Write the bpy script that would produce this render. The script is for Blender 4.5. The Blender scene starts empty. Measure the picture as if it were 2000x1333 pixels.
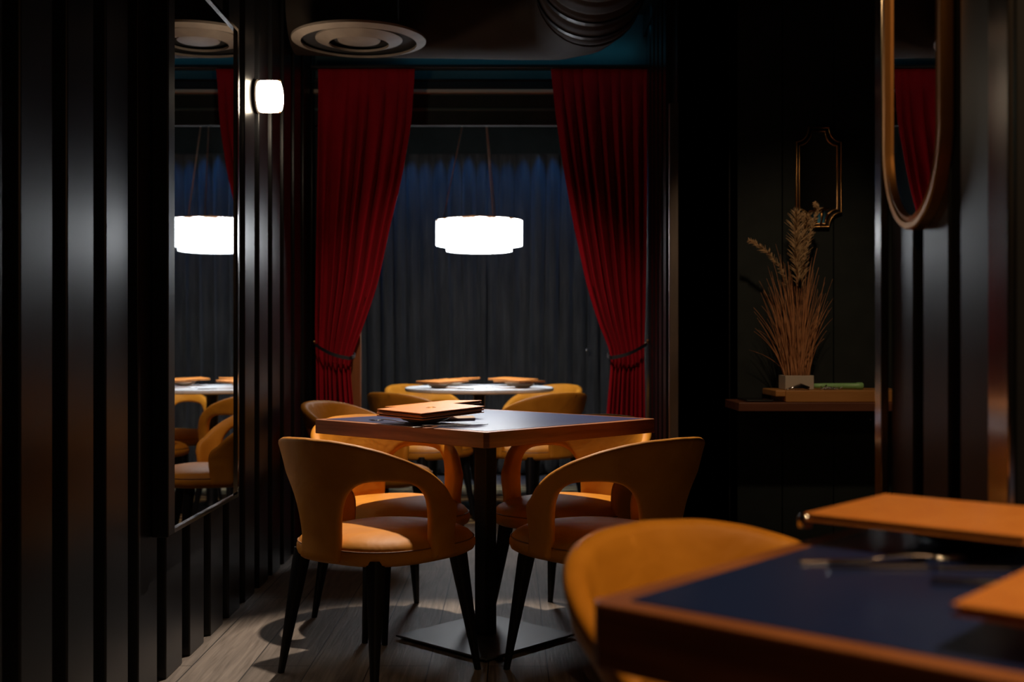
import bpy, bmesh, math, random
from mathutils import Vector, Matrix
from mathutils.geometry import delaunay_2d_cdt
random.seed(7)
PI = math.pi
D = bpy.data
SC = bpy.context.scene
COL = SC.collection

# ------------------------------------------------------------------ camera, world, exposure
cd = D.cameras.new('camera'); cam = D.objects.new('camera', cd); COL.objects.link(cam)
cam.location = (0, 0, 1.01); cam.rotation_euler = (PI/2, 0, 0)
cd.sensor_width = 36; cd.lens = 40
cd.shift_x = 0.002; cd.shift_y = 0.00175
cd.clip_start = 0.05
cd.dof.use_dof = True; cd.dof.focus_distance = 3.55; cd.dof.aperture_fstop = 3.0
SC.camera = cam
SC.view_settings.view_transform = 'Standard'; SC.view_settings.look = 'None'
SC.view_settings.gamma = 1; SC.view_settings.use_curve_mapping = False
SC.view_settings.exposure = 0.0
SC.cycles.use_denoising = True
SC.cycles.sample_clamp_indirect = 4
w = D.worlds.new('world'); SC.world = w; w.use_nodes = True
w.node_tree.nodes['Background'].inputs[0].default_value = (0.10, 0.13, 0.2, 1)
w.node_tree.nodes['Background'].inputs[1].default_value = 0.01

def light(name, typ, loc, energy, color, target=None, **kw):
    l = D.lights.new(name, typ); l.energy = energy; l.color = color
    for k, v in kw.items(): setattr(l, k, v)
    o = D.objects.new(name, l); COL.objects.link(o); o.location = loc
    if target is not None:
        o.rotation_euler = (Vector(target)-Vector(loc)).to_track_quat('-Z', 'Y').to_euler()
    return o
R = math.radians
# ceiling spots of the room, plus added fill lights as marked
light('table_spot_light', 'SPOT', (-.32, 4.56, 2.47), 300, (1.0, .84, .68), (-.18, 3.62, .75), spot_size=R(56), spot_blend=.35, shadow_soft_size=.025)
light('dining_spot_light', 'SPOT', (1.05, .75, 2.5), 120, (1.0, .68, .36), (.68, 1.25, .75), spot_size=R(76), spot_blend=1, shadow_soft_size=.05)
light('curtain_spot_light', 'SPOT', (-.15, 3.9, 2.6), 105, (1.0, .78, .66), (-.15, 5.84, .75), spot_size=R(52), spot_blend=1, shadow_soft_size=.05)
light('shelf_fill_light', 'SPOT', (.95, 3.1, 2.6), 46, (1.0, .68, .42), (1.25, 4.95, 1.0), spot_size=R(42), spot_blend=1, shadow_soft_size=.04)  # added fill to brighten the shelf and grass, no fixture of its own
light('frame_fill_light', 'SPOT', (-.3, .2, 2.5), 22, (1.0, .60, .26), (.75, 2.05, 1.5), spot_size=R(30), spot_blend=1, shadow_soft_size=.05)  # added fill that brings out the near edge of the bronze mirror frame
light('warm_fill_light', 'AREA', (1.1, -.6, 1.9), 2.5, (1.0, .55, .28), (0.1, 3.6, .5), size=.4)  # added warm fill behind the camera for the outer sides of the chairs
light('alcove_blue_light', 'AREA', (-.05, 8.535, 2.50), 2.3, (.01, .27, 1.0), (-.05, 8.60, 2.0), shape='RECTANGLE', size=2.5, size_y=.03, spread=R(70))
light('teal_fill_light', 'SPOT', (1.9, .8, 1.9), 40, (.25, .75, .75), (2.5, .75, 1.75), spot_size=R(70), spot_blend=1, shadow_soft_size=.03)  # added teal wash on the unseen side wall, for the candle mirror to reflect
light('header_teal_light', 'AREA', (.1, 5.62, 2.66), .35, (.05, .50, .75), (.1, 6.0, 2.55), shape='RECTANGLE', size=1.4, size_y=.04)

# ------------------------------------------------------------------ materials
def mat(name, color=(.5, .5, .5), rough=.5, metal=0., spec=.5, sheen=0., coat=0., emis=None, estr=0., trans=0.):
    m = D.materials.new(name); m.use_nodes = True
    b = m.node_tree.nodes['Principled BSDF']
    b.inputs['Base Color'].default_value = (*color, 1); b.inputs['Roughness'].default_value = rough
    b.inputs['Metallic'].default_value = metal; b.inputs['Specular IOR Level'].default_value = spec
    b.inputs['Sheen Weight'].default_value = sheen; b.inputs['Coat Weight'].default_value = coat
    b.inputs['Transmission Weight'].default_value = trans
    if emis: b.inputs['Emission Color'].default_value = (*emis, 1); b.inputs['Emission Strength'].default_value = estr
    return m

def noise_mix(m, c1, c2, scale=(1, 1, 1), nscale=5, detail=5, bump=0., bdist=.01, lo=.35, hi=.65, rough=None, distort=0.):
    nt = m.node_tree; N = nt.nodes; L = nt.links; b = N['Principled BSDF']
    tc = N.new('ShaderNodeTexCoord'); mp = N.new('ShaderNodeMapping'); mp.inputs['Scale'].default_value = scale
    L.new(tc.outputs['Object'], mp.inputs['Vector'])
    n = N.new('ShaderNodeTexNoise'); n.inputs['Scale'].default_value = nscale; n.inputs['Detail'].default_value = detail
    n.inputs['Distortion'].default_value = distort
    L.new(mp.outputs[0], n.inputs['Vector'])
    r = N.new('ShaderNodeValToRGB'); r.color_ramp.elements[0].position = lo; r.color_ramp.elements[1].position = hi
    r.color_ramp.elements[0].color = (*c1, 1); r.color_ramp.elements[1].color = (*c2, 1)
    L.new(n.outputs['Fac'], r.inputs['Fac']); L.new(r.outputs['Color'], b.inputs['Base Color'])
    if bump:
        bp = N.new('ShaderNodeBump'); bp.inputs['Strength'].default_value = bump; bp.inputs['Distance'].default_value = bdist
        L.new(n.outputs['Fac'], bp.inputs['Height']); L.new(bp.outputs[0], b.inputs['Normal'])
    if rough:
        mr = N.new('ShaderNodeMapRange'); mr.inputs['To Min'].default_value = rough[0]; mr.inputs['To Max'].default_value = rough[1]
        L.new(n.outputs['Fac'], mr.inputs['Value']); L.new(mr.outputs[0], b.inputs['Roughness'])
    return m

M = {}
M['leather'] = noise_mix(mat('amber_leather', rough=.55, spec=.2), (.48, .178, .012), (.58, .228, .019), nscale=6, detail=3, bump=.4, bdist=.02, distort=.6)
M['black_leg'] = mat('black_leg', (.006, .006, .007), .5, spec=.25)
M['piping'] = mat('piping', (.22, .08, .012), .6)
M['wood_edge'] = noise_mix(mat('walnut_edge', rough=.42), (.16, .048, .014), (.34, .12, .04), scale=(1, 1, 14), nscale=3, detail=8, bump=.1, bdist=.003)
M['blue_top'] = noise_mix(mat('navy_laminate', rough=.33, spec=.6, coat=.6), (.008, .020, .10), (.012, .028, .12), nscale=3, rough=(.20, .27))
M['blue_top'].node_tree.nodes['Principled BSDF'].inputs['Coat Roughness'].default_value = .42
M['black_metal'] = noise_mix(mat('black_metal', rough=.45, spec=.25), (.006, .006, .007), (.011, .011, .012), nscale=4, rough=(.35, .5))
M['base_metal'] = noise_mix(mat('base_metal', rough=.35, spec=.6), (.03, .032, .035), (.06, .065, .07), nscale=6, rough=(.3, .5))
M['wall_black'] = noise_mix(mat('black_panel', rough=.40, spec=.33), (.007, .007, .008), (.011, .011, .012), scale=(1, 1, .25), nscale=5, rough=(.29, .36), bump=.05, bdist=.01)
M['wall_matte'] = noise_mix(mat('green_black_wall', rough=.75, spec=.2), (.014, .019, .019), (.019, .025, .024), nscale=9)
M['ceil'] = noise_mix(mat('black_ceiling', rough=.6, spec=.4), (.012, .013, .014), (.02, .022, .022), nscale=3)
M['teal'] = noise_mix(mat('teal_panel', rough=.3, spec=.6), (.03, .055, .06), (.05, .08, .085), nscale=2)
M['duct'] = noise_mix(mat('duct_grey', rough=.75, spec=.2), (.024, .016, .012), (.034, .024, .018), nscale=4)
M['vent'] = noise_mix(mat('vent_taupe', rough=.6), (.17, .13, .105), (.21, .165, .13), nscale=12)
M['pale_trim'] = mat('pale_trim', (.45, .34, .26), .6)
M['duct_in'] = mat('duct_inside', (.012, .01, .01), .9)
M['velvet'] = noise_mix(mat('red_velvet', rough=.85, spec=.15, sheen=.1), (.30, .002, .009), (.38, .003, .013), scale=(1, 1, .3), nscale=10)
M['velvet'].node_tree.nodes['Principled BSDF'].inputs['Sheen Tint'].default_value = (.9, .1, .12, 1)
M['black_cloth'] = noise_mix(mat('black_drape', rough=.8, spec=.2, sheen=.2), (.042, .040, .038), (.068, .064, .060), scale=(1, 1, .2), nscale=14)
M['strap'] = mat('strap', (.01, .009, .012), .5)
M['brass'] = noise_mix(mat('brass', rough=.3, metal=1.), (.42, .23, .08), (.55, .31, .12), nscale=9, rough=(.25, .4))
M['copper'] = noise_mix(mat('bronze_frame', rough=.38, metal=1.), (.42, .20, .07), (.5, .25, .09), nscale=9)
M['chrome'] = noise_mix(mat('polished_metal', rough=.12, metal=1.), (.45, .42, .40), (.6, .57, .54), scale=(1, 1, .2), nscale=6, rough=(.08, .2))
M['brushed'] = noise_mix(mat('brushed_metal', rough=.35, metal=1.), (.40, .34, .30), (.52, .45, .40), scale=(1, 1, .3), nscale=6, rough=(.28, .4))
M['wire'] = mat('pale_wire', (.9, .76, .64), .5)
M['steel'] = mat('steel', (.6, .58, .55), .18, 1.)
M['glass'] = mat('mirror_glass', (.82, .84, .85), .015, 1.)
M['wood_jamb'] = noise_mix(mat('amber_wood', rough=.5), (.20, .06, .010), (.28, .09, .016), scale=(1, 1, .1), nscale=12)
M['shelf'] = noise_mix(mat('shelf_wood', rough=.5), (.13, .045, .022), (.2, .075, .038), scale=(.2, 1, 1), nscale=14, detail=6)
M['board'] = noise_mix(mat('board_wood', rough=.5), (.42, .19, .05), (.52, .25, .075), scale=(.15, 1, 1), nscale=16, detail=6)
M['pot'] = mat('pot_ceramic', (.52, .46, .38), .6)
M['grass'] = noise_mix(mat('dry_grass', rough=.8), (.42, .18, .07), (.58, .28, .12), nscale=20)
M['plume'] = noise_mix(mat('dry_plume', rough=.9), (.46, .30, .15), (.58, .40, .21), nscale=30)
M['menu'] = noise_mix(mat('tan_menu_cover', rough=.42, spec=.5), (.60, .20, .035), (.66, .24, .045), nscale=40, detail=3, bump=.08, bdist=.001)
M['pages'] = mat('menu_pages', (.10, .05, .03), .8)
M['bowl'] = mat('grey_bowl', (.42, .37, .29), .35)
M['bowl_dark'] = mat('dark_bowl', (.05, .045, .045), .3)
M['napkin'] = mat('napkin', (.38, .30, .24), .9)
M['green'] = mat('green_plastic', (.25, .52, .20), .4)
M['marble'] = noise_mix(mat('white_marble', rough=.35), (.62, .66, .70), (.86, .89, .92), nscale=6, detail=9, distort=1.5, lo=.3, hi=.55)
M['screen_black'] = mat('black_tray', (.01, .01, .011), .25)

def floor_mat():
    m = mat('grey_oak_planks', rough=.55, spec=.35); nt = m.node_tree; N = nt.nodes; L = nt.links; b = N['Principled BSDF']
    tc = N.new('ShaderNodeTexCoord'); mp = N.new('ShaderNodeMapping')
    mp.inputs['Rotation'].default_value = (0, 0, PI/2); mp.inputs['Location'].default_value = (0, .068, 0)
    L.new(tc.outputs['Object'], mp.inputs['Vector'])
    br = N.new('ShaderNodeTexBrick'); br.offset = .37; br.squash = 1
    br.inputs['Scale'].default_value = 1; br.inputs['Brick Width'].default_value = 1.5; br.inputs['Row Height'].default_value = .185
    br.inputs['Mortar Size'].default_value = .0022; br.inputs['Color1'].default_value = (.12, .12, .12, 1); br.inputs['Color2'].default_value = (.9, .9, .9, 1)
    br.inputs['Mortar'].default_value = (0, 0, 0, 1); br.inputs['Bias'].default_value = 0
    L.new(mp.outputs[0], br.inputs['Vector'])
    m2 = N.new('ShaderNodeMapping'); m2.inputs['Scale'].default_value = (26, 1.6, 1); L.new(tc.outputs['Object'], m2.inputs['Vector'])
    n = N.new('ShaderNodeTexNoise'); n.inputs['Scale'].default_value = 2.2; n.inputs['Detail'].default_value = 9; n.inputs['Distortion'].default_value = .8; L.new(m2.outputs[0], n.inputs['Vector'])
    r = N.new('ShaderNodeValToRGB'); r.color_ramp.elements[0].position = .3; r.color_ramp.elements[1].position = .7
    r.color_ramp.elements[0].color = (.115, .090, .072, 1); r.color_ramp.elements[1].color = (.25, .205, .17, 1)
    L.new(n.outputs['Fac'], r.inputs['Fac'])
    mx = N.new('ShaderNodeMix'); mx.data_type = 'RGBA'; mx.blend_type = 'MULTIPLY'; mx.inputs[0].default_value = .45
    L.new(r.outputs[0], mx.inputs[6]); L.new(br.outputs['Color'], mx.inputs[7])
    mm = N.new('ShaderNodeMix'); mm.data_type = 'RGBA'; L.new(br.outputs['Fac'], mm.inputs[0]); L.new(mx.outputs[2], mm.inputs[6]); mm.inputs[7].default_value = (.02, .016, .013, 1)
    L.new(mm.outputs[2], b.inputs['Base Color'])
    bp = N.new('ShaderNodeBump'); bp.inputs['Strength'].default_value = .35; bp.inputs['Distance'].default_value = .004
    sb = N.new('ShaderNodeMath'); sb.operation = 'SUBTRACT'; L.new(n.outputs['Fac'], sb.inputs[0]); L.new(br.outputs['Fac'], sb.inputs[1])
    L.new(sb.outputs[0], bp.inputs['Height']); L.new(bp.outputs[0], b.inputs['Normal'])
    return m
M['floor'] = floor_mat()

def rug_mat():
    m = mat('patterned_rug', rough=.95, spec=.1); nt = m.node_tree; N = nt.nodes; L = nt.links; b = N['Principled BSDF']
    tc = N.new('ShaderNodeTexCoord')
    v = N.new('ShaderNodeTexVoronoi'); v.inputs['Scale'].default_value = 9; L.new(tc.outputs['Object'], v.inputs['Vector'])
    wv = N.new('ShaderNodeTexWave'); wv.wave_type = 'BANDS'; wv.bands_direction = 'Y'; wv.inputs['Scale'].default_value = 2.6; wv.inputs['Distortion'].default_value = 3; wv.inputs['Detail'].default_value = 3
    L.new(tc.outputs['Object'], wv.inputs['Vector'])
    ad = N.new('ShaderNodeMath'); ad.operation = 'MULTIPLY'; L.new(v.outputs['Distance'], ad.inputs[0]); L.new(wv.outputs['Fac'], ad.inputs[1])
    r = N.new('ShaderNodeValToRGB'); r.color_ramp.elements[0].color = (.07, .028, .02, 1); r.color_ramp.elements[1].color = (.55, .43, .22, 1); r.color_ramp.elements[1].position = .35
    L.new(ad.outputs[0], r.inputs['Fac']); L.new(r.outputs[0], b.inputs['Base Color'])
    return m
M['rug'] = rug_mat()

def shade_mat():
    m = mat('glowing_alabaster', (.9, .88, .85), .5); nt = m.node_tree; N = nt.nodes; L = nt.links; b = N['Principled BSDF']
    tc = N.new('ShaderNodeTexCoord'); n = N.new('ShaderNodeTexNoise'); n.inputs['Scale'].default_value = 13; n.inputs['Detail'].default_value = 3
    L.new(tc.outputs['Object'], n.inputs['Vector'])
    sep = N.new('ShaderNodeSeparateXYZ'); L.new(tc.outputs['Object'], sep.inputs[0])
    mr = N.new('ShaderNodeMapRange'); mr.inputs['From Min'].default_value = 1.725; mr.inputs['From Max'].default_value = 1.752
    mr.inputs['To Min'].default_value = 0; mr.inputs['To Max'].default_value = .22; L.new(sep.outputs['Z'], mr.inputs['Value'])
    sb = N.new('ShaderNodeMath'); sb.operation = 'SUBTRACT'; L.new(n.outputs['Fac'], sb.inputs[0]); L.new(mr.outputs[0], sb.inputs[1])
    r = N.new('ShaderNodeValToRGB'); r.color_ramp.elements[0].position = .27; r.color_ramp.elements[1].position = .345
    r.color_ramp.elements[0].color = (.040, .022, .012, 1); r.color_ramp.elements[1].color = (.90, .95, 1.0, 1)
    L.new(sb.outputs[0], r.inputs['Fac']); L.new(r.outputs[0], b.inputs['Emission Color']); b.inputs['Emission Strength'].default_value = 14.0
    return m
M['shade'] = shade_mat()
M['sconce_glow'] = mat('sconce_glow', (.9, .9, .88), .4, emis=(1.0, .82, .60), estr=24)
M['led'] = mat('led_dot', (.1, .5, .6), .4, emis=(.15, .8, 1.0), estr=6)

# ------------------------------------------------------------------ helpers
def parent(o, p):
    if p is not None: o.parent = p
def obj(name, bm, m, par=None, smooth=False, ang=None, loc=None, rot=None, bevel=0, segs=2):
    me = D.meshes.new(name); bmesh.ops.recalc_face_normals(bm, faces=bm.faces); bm.to_mesh(me); bm.free()
    me.materials.append(m)
    if smooth:
        for p in me.polygons: p.use_smooth = True
        if ang: me.set_sharp_from_angle(angle=R(ang))
    o = D.objects.new(name, me); COL.objects.link(o)
    if loc is not None: o.location = loc
    if rot is not None: o.rotation_euler = rot
    parent(o, par)
    if bevel:
        b = o.modifiers.new('bevel', 'BEVEL'); b.width = bevel; b.segments = segs; b.limit_method = 'ANGLE'; b.angle_limit = R(40)
    return o
def tag(o, label, cat, group=None):
    o['label'] = label; o['category'] = cat
    if group: o['group'] = group
    return o
def thing(name, label, cat, loc=(0, 0, 0), rz=0., group=None):
    o = D.objects.new(name, None); COL.objects.link(o); o.location = loc; o.rotation_euler = (0, 0, rz)
    o.empty_display_size = .05
    return tag(o, label, cat, group)
def struct(name, bm, m, **k):
    o = obj(name, bm, m, **k); o['kind'] = 'structure'; return o
def box(bm, x0, x1, y0, y1, z0, z1):
    vs = [bm.verts.new((x, y, z)) for z in (z0, z1) for (x, y) in ((x0, y0), (x1, y0), (x1, y1), (x0, y1))]
    for f in ((0, 3, 2, 1), (4, 5, 6, 7), (0, 1, 5, 4), (1, 2, 6, 5), (2, 3, 7, 6), (3, 0, 4, 7)):
        bm.faces.new([vs[i] for i in f])
    return bm
def nbox(*a): return box(bmesh.new(), *a)
def ring_loft(bm, rings, close=True, cap=True):
    vr = [[bm.verts.new(p) for p in r] for r in rings]
    n = len(vr[0])
    for a, b in zip(vr, vr[1:]):
        for i in range(n if close else n-1):
            j = (i+1) % n
            bm.faces.new((a[i], a[j], b[j], b[i]))
    if cap:
        bm.faces.new(vr[0][::-1]); bm.faces.new(vr[-1])
    return bm
def tube(bm, pts, rad, seg=8, closed=False, cap=True):
    pts = [Vector(p) for p in pts]; n = len(pts); rings = []
    rads = rad if isinstance(rad, (list, tuple)) else [rad]*n
    up = None
    for i, p in enumerate(pts):
        if closed: t = pts[(i+1) % n]-pts[i-1]
        else: t = pts[min(i+1, n-1)]-pts[max(i-1, 0)]
        t.normalize()
        if up is None:
            up = Vector((0, 0, 1)) if abs(t.z) < .9 else Vector((1, 0, 0))
        s = t.cross(up).normalized(); up = s.cross(t).normalized()
        rings.append([p+(s*math.cos(a)+up*math.sin(a))*rads[i] for a in [2*PI*k/seg for k in range(seg)]])
    if closed:
        vr = [[bm.verts.new(q) for q in r] for r in rings]
        for i in range(n):
            a, b = vr[i], vr[(i+1) % n]
            for k in range(seg):
                bm.faces.new((a[k], a[(k+1) % seg], b[(k+1) % seg], b[k]))
    else: ring_loft(bm, rings, cap=cap)
    return bm
def lathe(bm, prof, seg=48, c=(0, 0, 0), axis='z'):
    rings = []
    for r, z in prof:
        rr = []
        for k in range(seg):
            a = 2*PI*k/seg
            if axis == 'z': rr.append((c[0]+r*math.cos(a), c[1]+r*math.sin(a), c[2]+z))
            elif axis == 'x': rr.append((c[0]+z, c[1]+r*math.cos(a), c[2]+r*math.sin(a)))
            else: rr.append((c[0]+r*math.sin(a), c[1]+z, c[2]+r*math.cos(a)))
        rings.append(rr)
    return ring_loft(bm, rings)
def copy_thing(root, loc, rz, label, group=None, name=None):
    r = root.copy(); COL.objects.link(r); r.location = loc; r.rotation_euler = (0, 0, rz); r['label'] = label
    if group: r['group'] = group
    for ch in list(root.children):
        c = ch.copy(); COL.objects.link(c); c.parent = r
        for g in list(ch.children):
            d = g.copy(); COL.objects.link(d); d.parent = c
    return r

# ------------------------------------------------------------------ room shell
ZC = 2.75
struct('floor', nbox(-1.6, 2.6, -1.6, 9.2, -.06, 0), M['floor'])
struct('ceiling', nbox(-1.6, 2.6, -1.6, 9.2, ZC, ZC+.08), M['ceil'])

def ribbed(bm, xf, xg, y0, y1, face, period, z0, z1, back, first=None):
    """wall along Y: standing panels at x=xf between recessed grooves at x=xg, closed at the back"""
    prof = [(y0, xg)]
    y = first if first is not None else y0
    while y < y1-.02:
        e = min(y+face, y1)
        if y > prof[-1][0]+1e-5: prof.append((y, xg))
        prof += [(y+.006, xf), (e-.006, xf), (e, xg)]
        y += period
    if prof[-1][0] < y1-1e-5: prof.append((y1, xg))
    pts = [(x, yy) for yy, x in prof]+[(back, y1), (back, y0)]
    lo = [bm.verts.new((x, yy, z0)) for x, yy in pts]; hi = [bm.verts.new((x, yy, z1)) for x, yy in pts]
    n = len(pts)
    for i in range(n):
        j = (i+1) % n; bm.faces.new((lo[i], lo[j], hi[j], hi[i]))
    bm.faces.new(lo); bm.faces.new(hi[::-1])
    return bm
struct('wall_left', ribbed(bmesh.new(), -1.03, -1.075, -1.6, 6.0, .18, .2535, 0, ZC, -1.5, first=2.389-.2535*15), M['wall_black'], bevel=.004)
struct('wall_right', ribbed(bmesh.new(), .755, .80, 1.74, 2.3, .135, .172, 0, ZC, 1.5, first=1.78), M['wall_black'], bevel=.004)
struct('wall_pier_end', nbox(.757, 1.5, 1.70, 1.739, 0, ZC), M['wall_black'])
# recessed wall facing the camera with upright board joints
bm = bmesh.new(); xs = [.74, .965, 1.197, 1.422, 1.65, 1.88, 2.6]
for a, b in zip(xs, xs[1:]): box(bm, a+.003, b-.003, 5.0, 5.03, 0, ZC)
box(bm, 1.001, 2.6, 5.03, 5.12, 0, ZC)
struct('wall_recess', bm, M['wall_matte'])
struct('wall_return', ribbed(bmesh.new(), .705, .735, 5.0, 5.9, .10, .15, 0, ZC, 1.0, first=5.14), M['wall_black'])
struct('wall_alcove_left', nbox(-1.5, -1.42, 6.2, 9.0, 0, ZC), M['wall_matte'])
struct('wall_alcove_right', nbox(1.32, 1.4, 6.2, 9.0, 0, ZC), M['wall_matte'])
struct('wall_far', nbox(-1.5, 1.4, 8.95, 9.1, 0, ZC), M['wall_matte'])
struct('wall_opening_left', nbox(-1.5, -.82, 6.02, 6.19, 0, 2.15), M['wall_matte'])
struct('wall_opening_right', nbox(.72, 1.4, 6.02, 6.19, 0, 2.15), M['wall_matte'])
struct('wall_behind_camera', nbox(-1.6, 2.6, -1.7, -1.6, 0, ZC), M['wall_matte'])
struct('wall_side', nbox(2.5, 2.6, -1.6, 5.0, 0, ZC), M['wall_matte'])
struct('trim_1', nbox(-.86, -.785, 5.965, 6.015, 0, 2.14), M['wood_jamb'])
# header over the opening, built up of horizontal mouldings
struct('trim_2', nbox(-1.5, 1.4, 6.03, 6.055, 2.17, ZC), M['teal'])
struct('trim_3', nbox(-1.07, .74, 5.995, 6.029, 2.352, 2.402), M['wall_black'], bevel=.003)
struct('trim_4', nbox(-1.07, .74, 5.985, 6.029, 2.326, 2.346), M['pale_trim'], bevel=.003)
struct('trim_5', nbox(-1.07, .74, 6.01, 6.029, 2.17, 2.318), M['wall_matte'])
struct('header_shade_strip', nbox(-1.07, .74, 6.005, 6.056, 2.160, 2.1695), M['duct_in'])  # near-black strip added so the header underside stays dark above the pendant
struct('trim_6', nbox(-1.07, .74, 6.0, 6.0095, 2.235, 2.250), M['teal'], bevel=.002)
struct('trim_7', nbox(-1.07, .74, 5.986, 5.9945, 2.394, 2.399), M['chrome'])
struct('trim_8', nbox(.72, 1.0, 5.905, 6.015, 0, ZC), M['wall_black'])
# dark beam strips boxing in the ceiling void right of the duct
struct('trim_9', nbox(.70, .75, 4.9, 5.99, 2.62, ZC), M['wall_black'])
# polished corner strips
struct('trim_10', nbox(.697, .738, 4.975, 4.999, 0, 2.06), M['brushed'], bevel=.003)
struct('trim_11', nbox(.738, .7535, 2.262, 2.302, 0, ZC), M['chrome'], bevel=.002)
struct('trim_12', nbox(.744, .7555, 1.70, 1.772, 0, ZC), M['chrome'], bevel=.002)

# ------------------------------------------------------------------ chair
def chair_shell(t=.034, r=.014):
    """back and arms: an outline in (arc, height) with two side openings, wrapped round the seat"""
    def top(th):
        a = abs(th); P = [(0, .737), (21, .733), (35, .722), (48, .705), (66, .672), (82, .632), (95, .590), (103, .552), (112, .50)]
        for (x0, y0), (x1, y1) in zip(P, P[1:]):
            if a <= x1: return y0+(y1-y0)*(a-x0)/(x1-x0)
        return P[-1][1]
    def seg(a, b, n): return [(a[0]+(b[0]-a[0])*i/n, a[1]+(b[1]-a[1])*i/n) for i in range(n)]
    half = []
    zb = .372
    half += [(0, zb), (20, zb)]
    th1, th2 = 20, 86
    for i in range(0, 61):
        a = PI-PI*i/60
        c, s = math.cos(a), math.sin(a)
        th = (th1+th2)/2+(th2-th1)/2*math.copysign(abs(c)**(2/3.0), c)
        z = zb+(.620-zb)*abs(s)**(2/3.4)
        z -= .012*(th-th1)/(th2-th1) if s > .1 else 0
        if i and i < 60: half.append((th, z))
    half += [(86, zb), (110, zb)]
    # arm front and rounded corner
    zt = top(104)
    half += [(112.5, .45), (113, .49)]
    for i in range(1, 7):
        a = i/7*PI/2
        half.append((104+9*math.cos(a), .49+(zt-.49)*math.sin(a)))
    for th in range(103, 0, -3): half.append((th, top(th)))
    right = half
    left = [(-a, z) for a, z in reversed(right[1:])]
    poly = right+[(0, top(0))]+left
    K = .265*PI/180
    pts = [Vector((a*K, z)) for a, z in poly]
    # even resample
    n = len(pts); L = [(pts[(i+1) % n]-pts[i]).length for i in range(n)]; tot = sum(L); step = .009; m = int(tot/step)
    out = []; acc = 0; i = 0
    for k in range(m):
        d = tot*k/m
        while acc+L[i] < d: acc += L[i]; i += 1
        out.append(pts[i]+(pts[(i+1) % n]-pts[i])*((d-acc)/max(L[i], 1e-9)))
    # smooth a little
    for _ in range(3):
        out = [(out[j-1]+out[j]*2+out[(j+1) % m])/4 for j in range(m)]
    nrm = []
    for j in range(m):
        tg = (out[(j+1) % m]-out[j-1]).normalized(); nrm.append(Vector((tg.y, -tg.x)))
    Q = [out[j]-nrm[j]*r for j in range(m)]
    def inside(p):
        c = False; j = m-1
        for i2 in range(m):
            a, b = Q[i2], Q[j]
            if (a.y > p[1]) != (b.y > p[1]) and p[0] < (b.x-a.x)*(p[1]-a.y)/(b.y-a.y)+a.x: c = not c
            j = i2
        return c
    vin = list(Q); g = .016
    xs = [k*g for k in range(-36, 37)]
    zz = [.37+k*g*.9 for k in range(0, 27)]
    for x in xs:
        for z in zz:
            if inside((x, z)) and min((q-Vector((x, z))).length for q in Q) > .008: vin.append(Vector((x, z)))
    res = delaunay_2d_cdt(vin, [(j, (j+1) % m) for j in range(m)], [], 0, 1e-6)
    V, F = res[0], res[2]
    F = [f for f in F if inside(sum((V[i3] for i3 in f), Vector((0, 0)))/3)]
    orig = res[3]; vmap = {}
    for vi, lst in enumerate(orig):
        for o_ in lst: vmap[o_] = vi
    def to3(p, off):
        th = p.x/.265; z = p.y; k = max(0, (z-.40)/.33)
        a = abs(th)
        flare = .060*k**1.6
        back = math.cos(min(a, PI/2))**2
        rr = .232+flare+.010*max(0, (.44-z)/.07)+off
        # slightly squared plan
        sq = 1+.015*math.sin(2*a)**2
        x = rr*sq*math.sin(th); y = -rr*sq*math.cos(th)
        return (x, y, z)
    bm = bmesh.new()
    ov = [bm.verts.new(to3(v, t/2)) for v in V]; iv = [bm.verts.new(to3(v, -t/2)) for v in V]
    for f in F:
        bm.faces.new([ov[i4] for i4 in f]); bm.faces.new([iv[i4] for i4 in reversed(f)])
    S = 5; rings = []
    for j in range(m):
        row = [ov[vmap[j]]]
        for s in range(1, S):
            ph = PI/2-PI*s/S
            row.append(bm.verts.new(to3(Q[j]+nrm[j]*r*math.cos(ph), t/2*math.sin(ph))))
        row.append(iv[vmap[j]]); rings.append(row)
    for j in range(m):
        a, b = rings[j], rings[(j+1) % m]
        for s in range(S): bm.faces.new((a[s], a[s+1], b[s+1], b[s]))
    return bm
def seat_ring(sc, z, n=64, dome=0):
    out = []
    for k in range(n):
        a = 2*PI*k/n; c, s = math.cos(a), math.sin(a); e = 2/2.6
        x = .243*math.copysign(abs(c)**e, c)*sc; y = .012+(.285 if s > 0 else .242)*math.copysign(abs(s)**e, s)*sc
        out.append((x, y, z))
    return out
CH = 'leather'
def make_chair(loc, rz, label, group=None):
    t = thing('tub_chair', label, 'chair', loc, rz, group)
    obj('backrest', chair_shell(), M[CH], t, smooth=True)
    bm = ring_loft(bmesh.new(), [seat_ring(s, z) for s, z in ((.80, .362), (.93, .365), (.985, .373), (1.0, .385), (1.0, .398), (.985, .406), (.972, .409), (.965, .414), (.93, .425), (.84, .437), (.65, .446), (.4, .450), (.15, .451))])
    obj('seat', bm, M[CH], t, smooth=True)
    obj('piping', tube(bmesh.new(), seat_ring(.985, .4085, 64), .0022, 5, closed=True), M['piping'], t, smooth=True)
    for sx in (-1, 1):
        for sy in (-1, 1):
            a = Vector((sx*.165, sy*.165, .385)); b = Vector((sx*.213, sy*.213, 0))
            rings = []
            for f, hw in ((0, .024), (.1, .024), (1, .009)):
                c = a.lerp(b, f)
                rr = []
                for k in range(12):
                    an = 2*PI*k/12
                    rr.append((c.x+hw*math.copysign(abs(math.cos(an))**.6, math.cos(an)), c.y+hw*math.copysign(abs(math.sin(an))**.6, math.sin(an)), c.z))
                rings.append(rr)
            obj('leg', ring_loft(bmesh.new(), rings), M['black_leg'], t, smooth=True, ang=50)
    return t
def face(deg): return R(deg)-PI/2       # chair front is local +Y
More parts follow.
